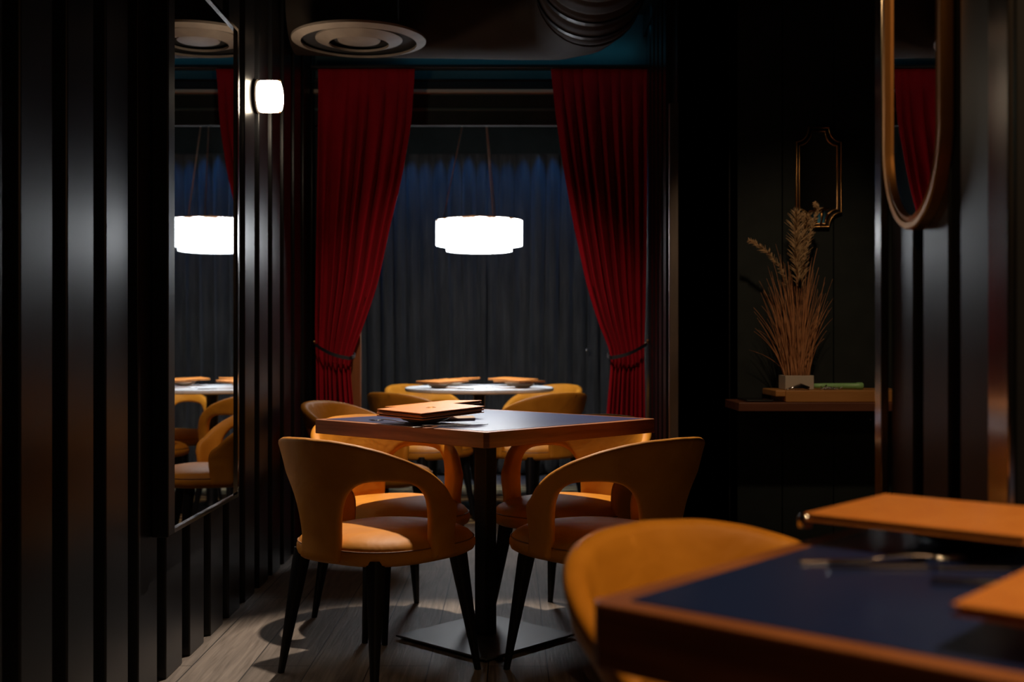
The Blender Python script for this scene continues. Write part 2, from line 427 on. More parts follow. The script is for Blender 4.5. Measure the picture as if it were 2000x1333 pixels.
ch0 = make_chair((-.40, 3.50, 0), face(48.5), 'amber leather tub chair with brightly lit seat, near left of the square middle table')
copy_thing(ch0, (.29, 3.50, 0), face(131.5), 'amber leather tub chair at near right of the middle table, beyond the blurred chair')
copy_thing(ch0, (-.425, 4.12, 0), face(-57), 'amber leather tub chair at the far left of the square middle table')
copy_thing(ch0, (.22, 4.14, 0), face(237), 'amber leather tub chair at the far right of the square middle table')
copy_thing(ch0, (-.66, 5.28, 0), face(-22), 'shadowed tub chair standing alone by the ribbed wall below the left red curtain')
copy_thing(ch0, (-.50, 6.42, .004), face(50), 'dark-backed tub chair at the near left of the round marble table')
copy_thing(ch0, (.13, 6.42, .004), face(130), 'dark-backed tub chair at the near right of the round marble table')
copy_thing(ch0, (-.50, 7.28, .004), face(-45), 'amber tub chair behind the round marble table on the left, against black drapes')
copy_thing(ch0, (.16, 7.28, .004), face(225), 'amber tub chair behind the round marble table on the right, against black drapes')
copy_thing(ch0, (.370, 1.505, 0), face(-56), 'large blurred amber leather tub chair tucked at the nearest blue-topped table')

# ------------------------------------------------------------------ tables
def square_table(loc, rz, label, side, zt=.75, thick=.047, rim=.03, name='square_table', cut=.012):
    t = thing(name, label, 'table', loc, rz)
    h = side/2
    def sq(hh, z, c): return [(x*hh-(c if i in (0, 3, 4, 7) and False else 0)*0, y*hh, z) for i, (x, y) in enumerate(((-1, -1), (1, -1), (1, 1), (-1, 1)))]
    def oc(hh, z, c):
        return [(-hh+c, -hh, z), (hh-c, -hh, z), (hh, -hh+c, z), (hh, hh-c, z), (hh-c, hh, z), (-hh+c, hh, z), (-hh, hh-c, z), (-hh, -hh+c, z)]
    # wooden frame ring
    bm = bmesh.new()
    rings = [oc(h-rim, zt-thick+.004, .006), oc(h-rim, zt-thick, .006), oc(h, zt-thick, cut), oc(h, zt, cut), oc(h-rim, zt, .006), oc(h-rim, zt-thick+.004, .006)]
    ring_loft(bm, rings, cap=False)
    obj('wooden_edge', bm, M['wood_edge'], t, bevel=.0025)
    bm = ring_loft(bmesh.new(), [oc(h-rim+.001, zt-.03, .006), oc(h-rim+.001, zt+.0008, .006)])
    obj('tabletop', bm, M['blue_top'], t)
    obj('under_plate', nbox(-.15, .15, -.15, .15, zt-thick-.002, zt-.0301), M['black_metal'], t)
    obj('post', nbox(-.027, .027, -.027, .027, .0155, zt-thick-.001), M['black_metal'], t, bevel=.004)
    obj('base_plate', nbox(-.217, .217, -.217, .217, .009, .016), M['base_metal'], t, bevel=.003)
    obj('base_foot', nbox(-.19, .19, -.19, .19, 0, .0095), M['black_metal'], t)
    return t
TA = R(46.5)
square_table((-.083, 3.88, 0), TA, 'square blue-topped table with a wooden edge and black post, in the middle of the room', .828)
FA = math.atan2(.75, .66)
square_table((.642, 1.180, 0), FA, 'nearest square table, blurred in the lower right, navy top with wooden edge', .80, rim=.030, thick=.066)
t = thing('round_table', 'round white marble table lit by the hanging lamp beyond the red curtains', 'table', (-.186, 6.9, 0))
obj('marble_top', lathe(bmesh.new(), [(.43, .716), (.445, .718), (.45, .724), (.45, .736), (.447, .740), (.44, .742)], 72), M['marble'], t, smooth=True, ang=50)
obj('pedestal', lathe(bmesh.new(), [(.05, .02), (.035, .06), (.035, .69), (.12, .715)], 24), M['black_metal'], t, smooth=True, ang=50)
obj('base_plate', lathe(bmesh.new(), [(.25, .0), (.25, .012), (.05, .022)], 40), M['black_metal'], t, smooth=True, ang=30, loc=(0, 0, .004))
tag(obj('rug', nbox(-1.25, .95, 6.36, 8.05, 0, .004), M['rug']), 'patterned yellow and brown rug under the round marble table', 'rug')

# ------------------------------------------------------------------ tableware
def menu_bm(w, d, z0, th): return nbox(-w/2, w/2, -d/2, d/2, z0, z0+th)
def make_menu(loc, rot, label, w=.23, d=.285, group=None):
    t = thing('menu', label, 'menu', loc, 0, group); t.rotation_euler = rot
    obj('front_cover', menu_bm(w, d, .0075, .003), M['menu'], t, bevel=.0012)
    obj('pages', menu_bm(w-.012, d-.012, .0031, .0043), M['pages'], t)
    obj('back_cover', menu_bm(w, d, 0, .003), M['menu'], t, bevel=.0012)
    return t
def emblem(menu, r=.016):
    bm = bmesh.new()
    tube(bm, [(r*math.cos(a), r*math.sin(a), .0107) for a in [2*PI*k/28 for k in range(28)]], .0006, 5, closed=True)
    tube(bm, [(r*.55*math.sin(2*a), r*.6*math.cos(a), .0107) for a in [2*PI*k/28 for k in range(28)]], .0006, 5, closed=True)
    return obj('embossed_emblem', bm, M['copper'], menu, smooth=True)
def make_bowl(loc, label, m='bowl', r=.088, h=.034):
    k = r/.088; q = h/.034
    pr = [(.035, 0), (.037, .003), (.05, .005), (.072, .016), (.085, .030), (.088, .034), (.084, .033), (.069, .020), (.045, .009), (.01, .007)]
    o = obj('bowl', lathe(bmesh.new(), [(a*k, b*q) for a, b in pr], 40), M[m], smooth=True, ang=60, loc=loc)
    return tag(o, label, 'bowl')
def flat_poly(pts, z0, z1, zf=None):
    bm = bmesh.new()
    f = zf or (lambda x, y: 0)
    lo = [bm.verts.new((x, y, z0+f(x, y))) for x, y in pts]; hi = [bm.verts.new((x, y, z1+f(x, y))) for x, y in pts]
    n = len(pts); bm.faces.new(lo[::-1]); bm.faces.new(hi)
    for i in range(n): bm.faces.new((lo[i], lo[(i+1) % n], hi[(i+1) % n], hi[i]))
    return bm
def make_fork(loc, rz, label):
    t = thing('fork', label, 'fork', loc, rz)
    ar = lambda x, y: .006*math.sin(max(0, min(1, (y+.02)/.12))*PI)
    pts = []
    n = 14
    for i in range(n+1):
        y = -.10+.155*i/n; w = .0065 if i < 3 else .0065-.0035*min(1, (i-3)/5) if i < 9 else .003+.009*((i-9)/5)
        pts.append((y, w))
    bm = ring_loft(bmesh.new(), [[(-w_, y, ar(0, y)), (w_, y, ar(0, y)), (w_, y, ar(0, y)+.002), (-w_, y, ar(0, y)+.002)] for y, w_ in pts])
    obj('handle', bm, M['steel'], t, bevel=.0006)
    for k in range(4):
        x = -.0095+.00633*k
        obj('tine', tube(bmesh.new(), [(x, .054, .003), (x, .07, .003), (x, .085, .002), (x*.95, .10, .004)], [.0016, .0016, .0014, .0007], 6), M['steel'], t, smooth=True)
    return t
def make_knife(loc, rz, label):
    t = thing('knife', label, 'knife', loc, rz)
    obj('handle', ring_loft(bmesh.new(), [[(a*w_, y, .003+b*.0028) for a, b in ((-1, -.6), (-.5, -1), (.5, -1), (1, -.6), (1, .6), (.5, 1), (-.5, 1), (-1, .6))] for y, w_ in ((-.11, .004), (-.105, .0065), (-.06, .007), (-.02, .005), (0, .004))]), M['steel'], t, smooth=True, ang=50)
    obj('blade', flat_poly([(-.004, -.002), (.004, -.002), (.009, .02), (.009, .09), (.004, .108), (-.004, .112), (-.004, .05)], .0015, .003), M['steel'], t)
    return t
def make_napkin(loc, rz, label):
    bm = ring_loft(bmesh.new(), [[(-.028*s, y, z), (.028*s, y, z), (.03*s, y, z+.008), (.0, y, z+.014), (-.03*s, y, z+.008)] for y, s, z in ((-.07, .8, .0), (-.03, 1, .0), (.03, 1, .0), (.07, .85, .0))])
    return tag(obj('napkin', bm, M['napkin'], smooth=True, ang=60, loc=loc, rot=(0, 0, rz)), label, 'napkin')

ZT = .7512
# middle table, left side: two stacks
make_bowl((-.275, 3.68, ZT), 'pale grey shallow bowl under the front menu on the square middle table', h=.022)
make_bowl((-.26, 4.04, ZT), 'pale grey shallow bowl under the rear menu on the square middle table', h=.020)
mA = make_menu((-.255, 3.68, ZT+.039), (R(2.6), R(1.2), R(-45.5)), 'tan leather menu uppermost on the front bowl of the square middle table', w=.22, d=.27)
emblem(mA)
make_menu((-.256, 3.678, ZT+.0277), (R(2.6), R(1.2), R(-43.5)), 'tan leather menu just under the top front menu on the square middle table', w=.22, d=.27)
make_menu((-.272, 4.04, ZT+.033), (R(3.2), R(-2.3), R(-54)), 'tan leather menu on the rear bowl of the square middle table', w=.22, d=.27)
make_fork((-.375, 3.70, ZT+.001), R(58), 'small steel fork lying left of the front bowl on the middle table')
make_knife((-.165, 3.515, ZT+.001), R(-62), 'steel knife lying in front of the bowl on the middle table')
make_fork((-.215, 3.475, ZT+.001), R(118), 'steel fork beside the knife in front of the bowl on the middle table')
make_napkin((-.19, 3.80, ZT), R(-70), 'rolled taupe napkin poking out right of the front bowl on middle table')
# nearest table
make_bowl((.60, 1.47, ZT), 'dark bowl under the far orange menu on the nearest table', 'bowl_dark', r=.10, h=.028)
make_menu((.562, 1.465, ZT+.030), (0, 0, FA-PI/2), 'large blurred orange menu at far side of the nearest table, right of the blurred chair', w=.27, d=.25)
make_bowl((.56, .97, ZT), 'dark bowl under the menu at the lower right picture edge', 'bowl_dark', r=.10, h=.028)
make_menu((.562, .945, ZT+.030), (0, 0, FA-PI/2), 'blurred orange menu cut off by the right picture edge, front of nearest table', w=.30, d=.24)
make_knife((.475, 1.30, ZT+.001), FA-PI/2+R(-52), 'blurred shiny knife below the large orange menu on the nearest table')
make_fork((.44, 1.345, ZT+.001), FA-PI/2+R(-44), 'blurred shiny fork closest to the orange chair on the nearest table')
make_knife((.56, 1.20, ZT+.001), FA-PI/2+R(-60), 'second blurred knife further right, between the two orange menus on the nearest table')
t = tag(obj('fork_tip_glint', lathe(bmesh.new(), [(.009, 0), (.010, .003), (.010, .014), (.008, .018), (.004, .020)], 20), M['steel'], smooth=True, ang=50, loc=(.415, 1.60, ZT-.0008)), 'tiny bright metal shaker left of the far orange menu on nearest table', 'glint')  # small bright metal piece standing in for the glint of a fork tip
# round table
make_bowl((-.42, 6.72, .742), 'pale bowl under the left menus on the round marble table', r=.07, h=.027)
make_menu((-.40, 6.74, .742+.034), (R(2), R(1), R(-44)), 'upper tan menu of the left pair on the round marble table', w=.20, d=.245)
make_bowl((-.36, 7.04, .742), 'pale bowl behind the left pair of menus on the round marble table', r=.07, h=.027)
make_menu((-.34, 7.08, .742+.034), (R(3), R(-2), R(-58)), 'rear tan menu of the left pair on the round marble table', w=.20, d=.245)
make_bowl((.075, 6.74, .742), 'pale bowl under the right menus on the round marble table', r=.07, h=.027)
make_menu((.055, 6.74, .742+.034), (R(-1), R(1), R(38)), 'front tan menu of the right pair on the round marble table', w=.20, d=.245)
make_menu((.02, 7.06, .742+.036), (R(2), R(-1), R(58)), 'rear tan menu of the right pair on the round marble table', w=.20, d=.245)
make_bowl((.03, 7.06, .742), 'pale bowl behind the right pair of menus on the round marble table', r=.07, h=.027)
make_fork((-.06, 6.66, .743), R(60), 'small fork left of the right bowl on the round marble table')
make_knife((-.30, 6.56, .743), R(60), 'small knife right of the left bowl on the round marble table')

# ------------------------------------------------------------------ curtains
def interp(T, z):
    for (z0, v0), (z1, v1) in zip(T, T[1:]):
        if z >= z1: return v0+(v1-v0)*(z-z0)/(z1-z0)
    return T[-1][1]
def smooth_interp(T, z, h=.06):
    return (interp(T, z+h)+2*interp(T, z)+interp(T, z-h))/4 if T[-1][0]+h < z < T[0][0]-h else interp(T, z)
YC = 5.84
def px(x): return (x-996)/2222*YC
def pz(y): return 1.01-(y-670)/2222*YC
def red_curtain(inner, outer, folds, seed, label):
    rnd = random.Random(seed); ph = [rnd.uniform(0, 6) for _ in range(6)]
    ztop = pz(136); ztie = pz(690)
    nz, nu = 130, 170; rows = []
    for j in range(nz+1):
        z = ztop*(1-j/nz)+.015*(j/nz)
        xi = smooth_interp(inner, z); xo = smooth_interp(outer, z)
        k = min(1, max(0, (ztop-z-.06)/.5))            # folds grow below the flat heading
        g = math.exp(-((z-ztie)/.13)**2)
        w = abs(xi-xo); amp = (.004+.052*k)*(1-.55*g)
        row = []
        for i in range(nu+1):
            u = i/nu
            uu = u+.018*math.sin(2*PI*u*2+ph[0])+.012*math.sin(2*PI*u*5+ph[1])
            f = 2*abs(math.sin(PI*folds*uu+ph[2]+.3*math.sin(z*1.7+ph[3])))**.6-1
            y = YC-amp*f*(.75+.25*math.sin(7*u+ph[4]))-.004*k*math.sin(2*PI*folds*1.03*uu+z*2+ph[5])
            if j < 4: y -= .012*(1-j/4)
            sideshift = .006*k*math.cos(2*PI*folds*uu+ph[2])
            row.append((xo+(xi-xo)*u+sideshift*min(1, u*8)*min(1, (1-u)*8), y, z))
        rows.append(row)
    t = thing('red_curtain', label, 'curtain', (0, 0, 0))
    bm = bmesh.new(); vr = [[bm.verts.new(p) for p in r_] for r_ in rows]
    for a, b in zip(vr, vr[1:]):
        for i in range(nu): bm.faces.new((a[i], a[i+1], b[i+1], b[i]))
    o = obj('drape', bm, M['velvet'], t, smooth=True)
    s = o.modifiers.new('thick', 'SOLIDIFY'); s.thickness = .003
    return t
Lin = [(pz(y), px(x)) for y, x in ((130, 811), (241, 804), (351, 786), (435, 765), (556, 739), (629, 714), (700, 686), (712, 684), (797, 692), (900, 700), (1100, 712), (1120, 714))]
Lout = [(pz(y), px(x)) for y, x in ((130, 622), (400, 619), (670, 616), (700, 618), (800, 620), (1120, 620))]
Rin = [(pz(y), px(x)) for y, x in ((130, 1075), (220, 1085), (320, 1099), (430, 1118), (560, 1146), (640, 1171), (680, 1190), (700, 1194), (712, 1193), (810, 1184), (1120, 1170))]
Rout = [(pz(y), px(x)) for y, x in ((130, 1264), (500, 1262), (670, 1258), (800, 1259), (1120, 1262))]
cl = red_curtain(Lin, Lout, 7.5, 3, 'red velvet curtain tied back on the left of the alcove, above the lone chair')
cr = red_curtain(Rin, Rout, 8.0, 11, 'red velvet curtain tied back on the right of the alcove, nearer the shelf wall')
def tie(par, x0, y0, x1, y1):
    A = Vector((px(x0), YC-.06, pz(y0))); B = Vector((px(x1), YC-.075, pz(y1)))
    bm = bmesh.new(); rows = []
    n = 24
    for i in range(n+1):
        f = i/n; c = A.lerp(B, f); c.z -= .012*math.sin(PI*f); c.y -= .02*math.sin(PI*f)
        rows.append([(c.x, c.y-.003, c.z-.009), (c.x, c.y-.003, c.z+.009), (c.x, c.y+.003, c.z+.009), (c.x, c.y+.003, c.z-.009)])
    # wraps behind the drape
    for i in range(1, 9):
        f = i/8; a = f*PI
        sx = 1 if x1 > x0 else -1
        c = Vector((B.x+sx*.012*math.sin(a), B.y+.07*(1-math.cos(a)), B.z+.02*f))
        rows.append([(c.x, c.y-.003, c.z-.009), (c.x, c.y-.003, c.z+.009), (c.x+.004*sx, c.y+.003, c.z+.009), (c.x+.004*sx, c.y+.003, c.z-.009)])
    ring_loft(bm, rows)
    obj('tieback', bm, M['strap'], par, smooth=True, ang=50)
    s = -1 if x0 < x1 else 1
    bm = tube(bmesh.new(), [(A.x, A.y+.10, A.z+.004), (A.x+s*.006, A.y+.02, A.z+.004), (A.x+s*.006, A.y-.008, A.z+.004), (A.x+s*.002, A.y-.016, A.z+.014)], .004, 8)
    bmesh.ops.create_uvsphere(bm, u_segments=10, v_segments=6, radius=.008, matrix=Matrix.Translation((A.x+s*.002, A.y-.018, A.z+.016)))
    obj('hook', bm, M['brass'], par, smooth=True)
tie(cl, 620, 674, 687, 700)
tie(cr, 1261, 672, 1192, 699)
tag(obj('curtain_rail', nbox(-1.02, .718, YC-.035, YC+.035, pz(136)+.002, pz(129)), M['black_metal'], bevel=.003), 'black ceiling rail that carries both red curtains', 'rail')

# black drapes at the back of the alcove: one curtain on each half
def back_curtain(x0, x1, seed, label):
    rnd = random.Random(seed); nu = int((x1-x0)/.0085); nz = 26; ph = [rnd.uniform(0, 6) for _ in range(6)]
    bm = bmesh.new(); vr = []
    for j in range(nz+1):
        z = 2.60-(2.58)*j/nz; row = []
        for i in range(nu+1):
            x = x0+(x1-x0)*i/nu; s = x*(1+.04*math.sin(3*x+ph[0]))
            q = abs(math.sin(s*29+ph[1]+.25*math.sin(z*1.3+ph[2])+.5*math.sin(x*6+ph[5])))
            y = 8.67-.060*(2*q**.5-1)*(.72+.28*math.sin(x*11+ph[3]))+.006*math.sin(s*131+ph[4]+z*.8)*math.sin(z*5+x*9)
            row.append(bm.verts.new((x, y, z)))
        vr.append(row)
    for a, b in zip(vr, vr[1:]):
        for i in range(nu): bm.faces.new((a[i], a[i+1], b[i+1], b[i]))
    o = obj('black_curtain', bm, M['black_cloth'], smooth=True)
    s = o.modifiers.new('thick', 'SOLIDIFY'); s.thickness = .003
    return tag(o, label, 'curtain')
back_curtain(-1.40, -.18, 5, 'pleated black drape behind round table, left half of the backdrop')
back_curtain(-.17, 1.30, 9, 'pleated black drape behind round table, right half of the backdrop')
tag(obj('added_pelmet', nbox(-1.415, 1.315, 8.47, 8.495, 2.42, 2.749), M['wall_matte']), 'added dark board screening the blue light at the top of the pleated black drapes', 'pelmet')  # board added to hide the blue light and keep the drape tops dark
tag(obj('curtain_track', nbox(-1.415, 1.315, 8.56, 8.76, 2.602, 2.63), M['black_metal']), 'black track along the top of the pleated black drapes', 'rail')

# ------------------------------------------------------------------ lamps
LX, LY = -.186, 6.9
t = thing('pendant_lamp', 'glowing white two-tier drum pendant lamp hanging over the round marble table', 'lamp', (LX, LY, 0))
def drum(r, z0, z1, n, par, name):
    bm = bmesh.new()
    th = .012; rings = []
    pts_o, pts_i = [], []
    for k in range(n):
        for f in (.06, .35, .65, .94):
            a = 2*PI*(k+f)/n; rr = r*(1-.012*(2*f-1)**2)-(.004 if f in (.06, .94) else 0)
            pts_o.append((rr*math.cos(a), rr*math.sin(a))); pts_i.append(((rr-th)*math.cos(a), (rr-th)*math.sin(a)))
    rings = [[(x, y, z0) for x, y in pts_i], [(x, y, z0) for x, y in pts_o], [(x, y, z1) for x, y in pts_o], [(x, y, z1) for x, y in pts_i], [(x, y, z0) for x, y in pts_i]]
    ring_loft(bm, rings, cap=False)
    return obj(name, bm, M['shade'], par)
drum(.262, 1.60, 1.752, 26, t, 'upper_shade')
drum(.200, 1.566, 1.615, 22, t, 'lower_shade')
obj('diffuser', lathe(bmesh.new(), [(.186, 1.572), (.186, 1.576)], 40), M['shade'], t)
obj('diffuser', lathe(bmesh.new(), [(.249, 1.604), (.249, 1.608)], 40), M['shade'], t)
obj('rim', lathe(bmesh.new(), [(.248, 1.748), (.263, 1.748), (.263, 1.7545), (.248, 1.7545)], 60), M['brass'], t)
for ax, ay in ((-.215, -.06), (.088, -.20), (.10, .20)):
    obj('wire', tube(bmesh.new(), [(ax, ay, 1.752), (.0+ax*.08, ay*.08, 2.745)], .0036, 6), M['wire'], t, smooth=True)
obj('canopy', lathe(bmesh.new(), [(.06, 2.72), (.065, 2.725), (.065, 2.749)], 32), M['black_metal'], t, smooth=True, ang=40)

light('pendant_bulb', 'SPOT', (LX, LY, 1.56), 42, (.93, .97, 1.0), (LX, LY, 0), spot_size=R(120), spot_blend=.8, shadow_soft_size=.12)
t = thing('wall_sconce', 'round glowing white drum sconce on the ribbed black wall beside the tall mirror', 'lamp', (-1.032, 4.60, 2.006))
obj('backplate', lathe(bmesh.new(), [(.066, 0), (.069, .004), (.069, .014), (.064, .018)], 48, axis='x'), M['duct'], t, smooth=True, ang=40)
obj('shade', lathe(bmesh.new(), [(.060, .0185), (.0635, .026), (.0645, .06), (.0635, .095), (.058, .104), (.048, .107)], 48, axis='x'), M['sconce_glow'], t, smooth=True, ang=50)
obj('clip', nbox(.098, .1055, -.006, .006, .0605, .066), M['brass'], t)
obj('clip', nbox(.098, .1055, -.006, .006, -.066, -.0605), M['brass'], t)

# ------------------------------------------------------------------ tall mirror on the left wall
t = thing('tall_mirror', 'tall rectangular mirror on the ribbed left wall showing the lamp and round table', 'mirror', (-1.03, 3.73, 1.30))
z0, z1, y0, y1 = .462-1.30, 2.14-1.30, 3.33-3.73, 4.13-3.73
obj('mirror_glass', nbox(.030, .034, y0, y1, z0, z1), M['glass'], t)
obj('backing', nbox(.001, .030, y0-.01, y1+.01, z0-.01, z1+.01), M['black_metal'], t)
bm = bmesh.new()
box(bm, .030, .042, y0-.010, y1+.010, z0-.012, z0); box(bm, .030, .042, y0-.010, y1+.010, z1, z1+.012); box(bm, .030, .042, y1, y1+.012, z0, z1)
obj('thin_trim', bm, M['chrome'], t)
obj('side_frame', nbox(.0005, .050, y0-.065, y0, z0-.012, z1+.012), M['black_metal'], t, bevel=.004)

# ------------------------------------------------------------------ oval mirror on the right wall
t = thing('oval_mirror', 'tall rounded mirror in a bronze frame, upper right, reflecting red curtain', 'mirror', (.7545, 2.088, 1.665))
def pill(a, b, n=96, e=3.2):
    out = []
    for k in range(n):
        th = 2*PI*k/n; c, s = math.cos(th), math.sin(th)
        # straight-sided pill with half-round ends
        y = a*c; z = (b-a*1.15)*math.copysign(1, s)*(1 if abs(s) > 1e-6 else 0)+a*1.15*s
        out.append((y, z))
    return out
def pillring(a, b, x): return [(x, y, z) for y, z in pill(a, b)]
A_, B_ = .152, .447
bm = ring_loft(bmesh.new(), [pillring(A_-.026, B_-.026, -.010), pillring(A_-.024, B_-.024, -.021), pillring(A_-.015, B_-.015, -.018), pillring(A_-.013, B_-.013, -.021), pillring(A_-.003, B_-.003, -.022), pillring(A_, B_, -.019), pillring(A_, B_, 0), pillring(A_-.026, B_-.026, 0), pillring(A_-.026, B_-.026, -.010)], cap=False)
obj('bronze_frame', bm, M['copper'], t, smooth=True, ang=40)
obj('mirror_glass', ring_loft(bmesh.new(), [pillring(A_-.025, B_-.025, -.014), pillring(A_-.025, B_-.025, -.010)]), M['glass'], t)

# ------------------------------------------------------------------ shelf wall
tag(obj('wall_shelf', nbox(.945, 2.0, 4.70, 4.998, .7265, .7625), M['shelf'], bevel=.003), 'reddish wooden shelf on the dark boarded wall, carrying the grass pot', 'shelf')
t = thing('wooden_board', 'thick light wooden board lying on the wall shelf under the pot', 'board', (0, 0, 0))
obj('slab', nbox(1.145, 1.66, 4.72, 4.985, .7635, .812), M['board'], t, bevel=.003)
bm = flat_poly([(1.105, 4.73), (1.147, 4.73), (1.147, 4.98), (1.105, 4.98)], .786, .812)
obj('grip', bm, M['board'], t, bevel=.004)
tag(obj('tray', nbox(.985, 1.10, 4.74, 4.93, .763, .772), M['screen_black'], bevel=.003), 'small black tray on the bare left end of the wall shelf', 'tray')
# dried grass
px4 = lambda x, d=4.85: (x-996)/2222*d
pz4 = lambda y, d=4.85: 1.01-(y-670)/2222*d
t = thing('dried_grass_pot', 'low square beige pot of tall dried grasses on the wooden board', 'plant', (px4(1552.5), 4.83, .8125))
X0, Z0 = px4(1552.5), .8125
bm = bmesh.new(); hw = .060
rings = [[(x*s, y*s, z) for x, y in ((-1, -1), (1, -1), (1, 1), (-1, 1))] for s, z in ((hw*.97, 0), (hw, .003), (hw, .06), (hw-.006, .06), (hw-.006, .045))]
ring_loft(bm, rings); obj('pot', bm, M['pot'], t, bevel=.002)
bm = bmesh.new()
def blade(bm, b, tip, bend, w0):
    b = Vector(b); tip = Vector(tip); pts = []; n = 12
    mid = b.lerp(tip, .55)+Vector(bend)
    for i in range(n+1):
        f = i/n; p = b*(1-f)**2+mid*2*f*(1-f)+tip*f*f; pts.append(p)
    tube(bm, pts, [max(.0004, w0*(1-.85*(i/n)**1.5)) for i in range(n+1)], 4)
rg = random.Random(21)
def gp(x, y): return (px4(x)-X0, pz4(y)-Z0)
tips = [(1466, 602), (1485, 572), (1486, 548), (1500, 545), (1500, 532), (1508, 500), (1519, 475), (1530, 520), (1540, 540), (1547, 560), (1558, 540), (1571, 500), (1584, 490), (1586, 488), (1595, 565), (1604, 575), (1612, 542), (1622, 546), (1608, 590), (1590, 600), (1570, 610), (1537, 600), (1520, 590)]
for k in range(150):
    if k < 110:
        x, y = tips[k % len(tips)]; x += rg.uniform(-9, 9)*(k >= 23); y += rg.uniform(0, 90)*(k >= 23)
    else: x, y = rg.uniform(1505, 1600), rg.uniform(500, 640)
    tx, tz = gp(x, y); bx = max(-.045, min(.045, tx*.28+rg.uniform(-.02, .02)))
    blade(bm, (bx, rg.uniform(-.035, .035), .042), (tx, rg.uniform(-.07, .07), tz), (-.22*tx+rg.uniform(-.02, .02), rg.uniform(-.02, .02), .02), rg.uniform(.0012, .0032))
o = obj('grass_blades', bm, M['grass'], t, smooth=True); o['kind'] = 'stuff'
def plume(pts, spread, seed):
    r2 = random.Random(seed); bm = bmesh.new(); P = [Vector((gp(x, y)[0], dy, gp(x, y)[1])) for x, y, dy in pts]
    tube(bm, P, .0018, 5)
    n = len(P)-1
    for k in range(200):
        f = (k/200)**.9*n; i = min(int(f), n-1); p = P[i].lerp(P[i+1], f-i); d = (P[i+1]-P[i]).normalized()
        taper = .45+.55*math.sin(PI*min(1, .15+k/200*.85))
        s = Vector((r2.uniform(-1, 1), r2.uniform(-1, 1), r2.uniform(-1, 1))); s = (s-d*s.dot(d)).normalized()
        L_ = spread*taper*r2.uniform(.7, 1.35)
        q1 = p+(d*.9+s*.5)*L_*.6; q2 = q1+(d*.7+s*.8)*L_*.5
        tube(bm, [p, q1, q2], [.0014, .0012, .0004], 4)
    return obj('seed_plume', bm, M['plume'], t, smooth=True)
plume([(1556, 560, 0), (1554, 500, .0), (1553, 450, .0), (1552, 420, -.01)], .058, 1)
plume([(1566, 560, .02), (1568, 500, .03), (1572, 450, .02), (1574, 425, 0)], .052, 2)
plume([(1534, 560, -.02), (1518, 525, -.03), (1495, 497, -.04), (1468, 478, -.04), (1458, 473, -.04)], .022, 3)
plume([(1563, 520, -.03), (1578, 450, -.04), (1590, 412, -.05), (1583, 402, -.05)], .020, 4)
# things on the board
bm = lathe(bmesh.new(), [(.004, -.105), (.010, -.098), (.0115, -.06), (.012, .02), (.0125, .075), (.015, .08), (.015, .10), (.012, .105)], 20, axis='x')
tag(obj('green_tube', bm, M['green'], smooth=True, ang=50, loc=(1.392, 4.83, .827), rot=(0, 0, R(-4))), 'pale green plastic tube lying on the wooden board', 'tube')
bm = bmesh.new(); rc = random.Random(3)
for k in range(80):
    bmesh.ops.create_icosphere(bm, subdivisions=1, radius=.0032, matrix=Matrix.Translation((rc.gauss(0, .018), rc.gauss(0, .010), .0035+abs(rc.gauss(0, .004)))))
tag(obj('bead_chain', bm, M['steel'], smooth=True, loc=(1.345, 4.762, .812)), 'small heap of shiny beaded chain in front of the green tube', 'chain')
bm = bmesh.new()
for k in range(5):
    a = k*.5
    tube(bm, [(-.05+.012*k, -.01, .004), (-.02+.008*k, .004*k-.01, .012+.003*k), (.02+.006*k, .0, .010), (.045, .006*k-.008, .004)], [.003, .007, .008, .003], 8)
tag(obj('metal_clasp', bm, M['steel'], smooth=True, loc=(1.20, 4.742, .811)), 'crumpled shiny metal piece in front of the beige pot', 'metal piece')
bm = tube(bmesh.new(), [(-.012, 0, .003), (.004, .004, .006), (.016, 0, .022)], .003, 6)
tag(obj('metal_pin', bm, M['steel'], smooth=True, loc=(1.305, 4.745, .812)), 'thin metal pin leaning left of the beaded chain', 'pin')
# sconce mirror
t = thing('candle_mirror', 'small brass-framed mirror with notched corners and candle plate on the boarded wall', 'mirror', (1.352, 4.999, 1.735))
def notch(hw, hh, cx, cz, y):
    pts = []
    def arc(sx, sz, rev):
        a = []
        for k in range(9):
            th = PI/2*k/8
            # concave quarter centred on the missing corner
            a.append((sx*(hw-cx*math.cos(th)), sz*(hh-cz*math.sin(th))))
        return a[::-1] if rev else a
    pts += arc(1, 1, False)[::-1]      # side -> top
    pts = []
    pts += [(sx, sz) for sx, sz in arc(1, 1, True)]
    pts += [(sx, sz) for sx, sz in arc(-1, 1, False)]
    pts += [(sx, sz) for sx, sz in arc(-1, -1, True)]
    pts += [(sx, sz) for sx, sz in arc(1, -1, False)]
    return [(x, y, z) for x, z in pts]
def nclean(hw, hh, cx, cz, y):
    out = []
    seq = [(1, 1), (-1, 1), (-1, -1), (1, -1)]
    for q, (sx, sz) in enumerate(seq):
        arc = [(sx*(hw-cx*math.cos(PI/2*k/8)), sz*(hh-cz*math.sin(PI/2*k/8))) for k in range(9)]
        # k=0 lies on the top/bottom run, k=8 on the side run
        if q in (0, 2): arc = arc[::-1]
        out += arc
    return [(x, y, z) for x, z in out]
HW, HH, CX, CZ = .098, .218, .054, .064
obj('mirror_glass', ring_loft(bmesh.new(), [nclean(HW-.014, HH-.014, CX, CZ, -.006), nclean(HW-.014, HH-.014, CX, CZ, -.010)]), M['glass'], t)
obj('backing', ring_loft(bmesh.new(), [nclean(HW, HH, CX, CZ, 0), nclean(HW, HH, CX, CZ, -.0055)]), M['black_metal'], t)
obj('outer_frame', tube(bmesh.new(), nclean(HW, HH, CX, CZ, -.022), .0042, 8, closed=True), M['brass'], t, smooth=True)
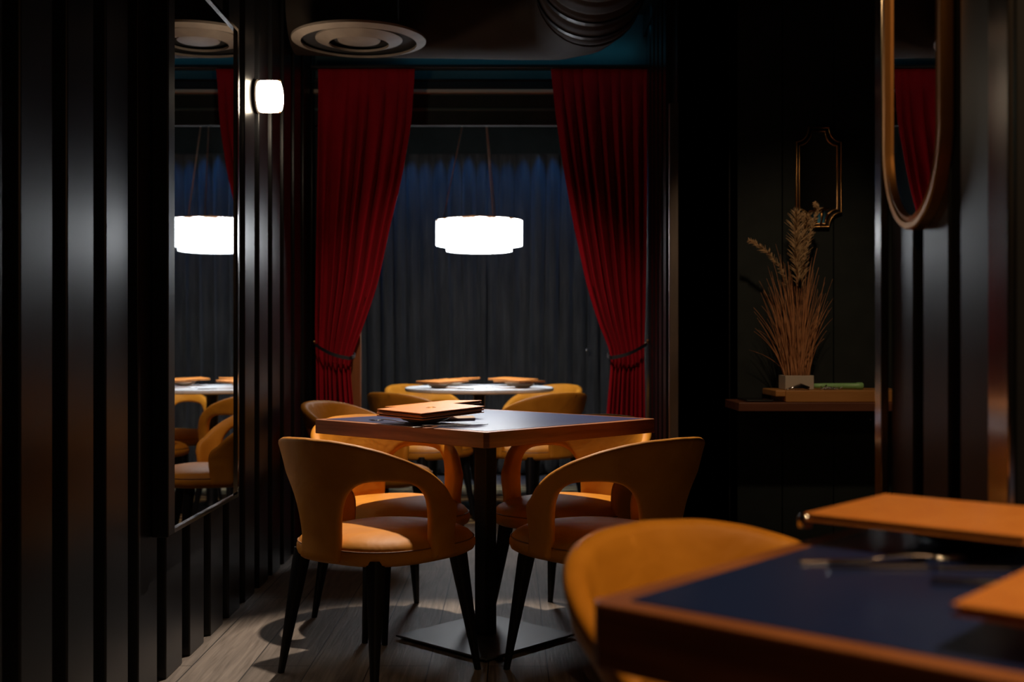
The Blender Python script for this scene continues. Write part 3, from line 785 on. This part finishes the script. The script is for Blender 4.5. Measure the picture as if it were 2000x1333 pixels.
obj('inner_frame', tube(bmesh.new(), nclean(HW-.014, HH-.014, CX, CZ, -.012), .0042, 8, closed=True), M['brass'], t, smooth=True)
bm = ring_loft(bmesh.new(), [nclean(HW+.002, HH+.002, CX, CZ, -.004), nclean(HW+.002, HH+.002, CX, CZ, -.022), nclean(HW-.002, HH-.002, CX, CZ, -.022), nclean(HW-.002, HH-.002, CX, CZ, -.004)], cap=False)
obj('frame_band', bm, M['brass'], t)
obj('candle_plate', lathe(bmesh.new(), [(.008, .0), (.030, .002), (.034, .009), (.031, .008), (.01, .005)], 32, c=(.003, -.055, -.150)), M['brass'], t, smooth=True, ang=50)
obj('plate_stem', tube(bmesh.new(), [(.003, -.004, -.207), (.003, -.04, -.205), (.003, -.055, -.19), (.003, -.055, -.147)], [.004, .004, .005, .008], 10), M['brass'], t, smooth=True)

# ------------------------------------------------------------------ ceiling equipment
t = thing('air_diffuser', 'round ringed air diffuser under the ceiling duct, upper left', 'vent', (-.650, 4.90, 2.300))
def cone_ring(r0, z0, r1, z1, th=.010):
    return lathe(bmesh.new(), [(r0, z0), (r1, z1), (r1-.012, z1+.004), (r0-.004, z0+th)], 64) if False else ring_loft(bmesh.new(), [[(r*math.cos(2*PI*k/64), r*math.sin(2*PI*k/64), z) for k in range(64)] for r, z in ((r0, z0), (r1, z1), (r1, z1+th), (r0, z0+th), (r0, z0))], cap=False)
obj('outer_ring', cone_ring(.288, .012, .248, .0), M['vent'], t, smooth=True, ang=40)
obj('middle_ring', cone_ring(.186, .016, .128, -.004), M['vent'], t, smooth=True, ang=40)
obj('centre_disc', lathe(bmesh.new(), [(.094, .020), (.090, .010), (.05, .002), (.01, .0)], 48), M['vent'], t, smooth=True, ang=40)
obj('throat', ring_loft(bmesh.new(), [[(r*math.cos(2*PI*k/64), r*math.sin(2*PI*k/64), z) for k in range(64)] for r, z in ((.286, .0225), (.22, .05), (.17, .08), (.17, .20), (.16, .20), (.16, .09), (.05, .07))], cap=True), M['duct_in'], t, smooth=True, ang=40)
def ductcurve(bm, pts, r, seg=32): return tube(bm, pts, r, seg)
bm = ductcurve(bmesh.new(), [(-1.0, 5.33, 2.60), (-.6, 5.32, 2.585), (-.2, 5.30, 2.575), (.05, 5.28, 2.565), (.22, 5.22, 2.55), (.31, 5.06, 2.53), (.34, 4.87, 2.515)], [.235]*7)
t = thing('air_duct', 'big smooth round ceiling duct running across above the red curtains', 'duct', (0, 0, 0))
for v in bm.verts: v.co.z = min(v.co.z, ZC-.002)
obj('smooth_pipe', bm, M['duct'], t, smooth=True, ang=60)
pts, rr = [], []
for k in range(46):
    f = k/45; pts.append((.46-.02*f, 4.86-1.9*f, 2.61+.02*f)); rr.append(.215+.010*math.sin(k*PI))
bm = bmesh.new(); n = 120
pts = [(.34-.02*k/n, 4.88-1.9*k/n, 2.513+.10*k/n) for k in range(n+1)]
rr = [.229-.010*abs(math.sin(k*PI/9))**14 for k in range(n+1)]
tube(bm, pts, rr, 40)
for v in bm.verts: v.co.z = min(v.co.z, ZC-.002)
obj('corrugated_hose', bm, M['duct'], t, smooth=True)
for yy in (4.80, 4.62):
    obj('clamp_band', tube(bmesh.new(), [(.339, yy, 2.516+.05*(4.88-yy)), (.339, yy-.03, 2.518+.05*(4.88-yy))], .238, 40), M['black_metal'], t)
    for v in D.objects[COL.objects[-1].name].data.vertices: v.co.z = min(v.co.z, ZC-.003)

# small screws
for (x, y, d, lab) in ((1317, 213, 4.99, 'small bright screw head high on the boarded wall by the polished strip'), (1702, 820, 4.99, 'small bright screw head on the boarded wall just below the shelf')):
    X = (x-996)/2222*d; Z = 1.01-(y-670)/2222*d
    tag(obj('screw', lathe(bmesh.new(), [(.005, 0), (.005, -.004), (.003, -.006)], 12, axis='y'), M['steel'], smooth=True, ang=40, loc=(X, 4.9995, Z)), lab, 'screw')

t = thing('power_box', 'small black box with a cyan indicator light low before the black drapes', 'power box', (-.32, 8.42, 0))
obj('casing', nbox(-.05, .05, -.03, .03, 0, .08), M['screen_black'], t, bevel=.004)
obj('indicator', lathe(bmesh.new(), [(.007, 0), (.006, .003)], 12, c=(.01, -.0335, .07), axis='y'), M['led'], t, smooth=True)
t = thing('drape_pull', 'thin dark pull cord with a metal end hanging before the right black drape', 'cord', (.578, 8.575, 0))
obj('cord', tube(bmesh.new(), [(0, 0, 2.602), (.003, 0, 1.6), (0, 0, .97)], .003, 6), M['black_metal'], t, smooth=True)
obj('metal_end', lathe(bmesh.new(), [(.003, .0), (.010, .006), (.008, .03), (.003, .034)], 12, c=(0, 0, .937)), M['steel'], t, smooth=True)
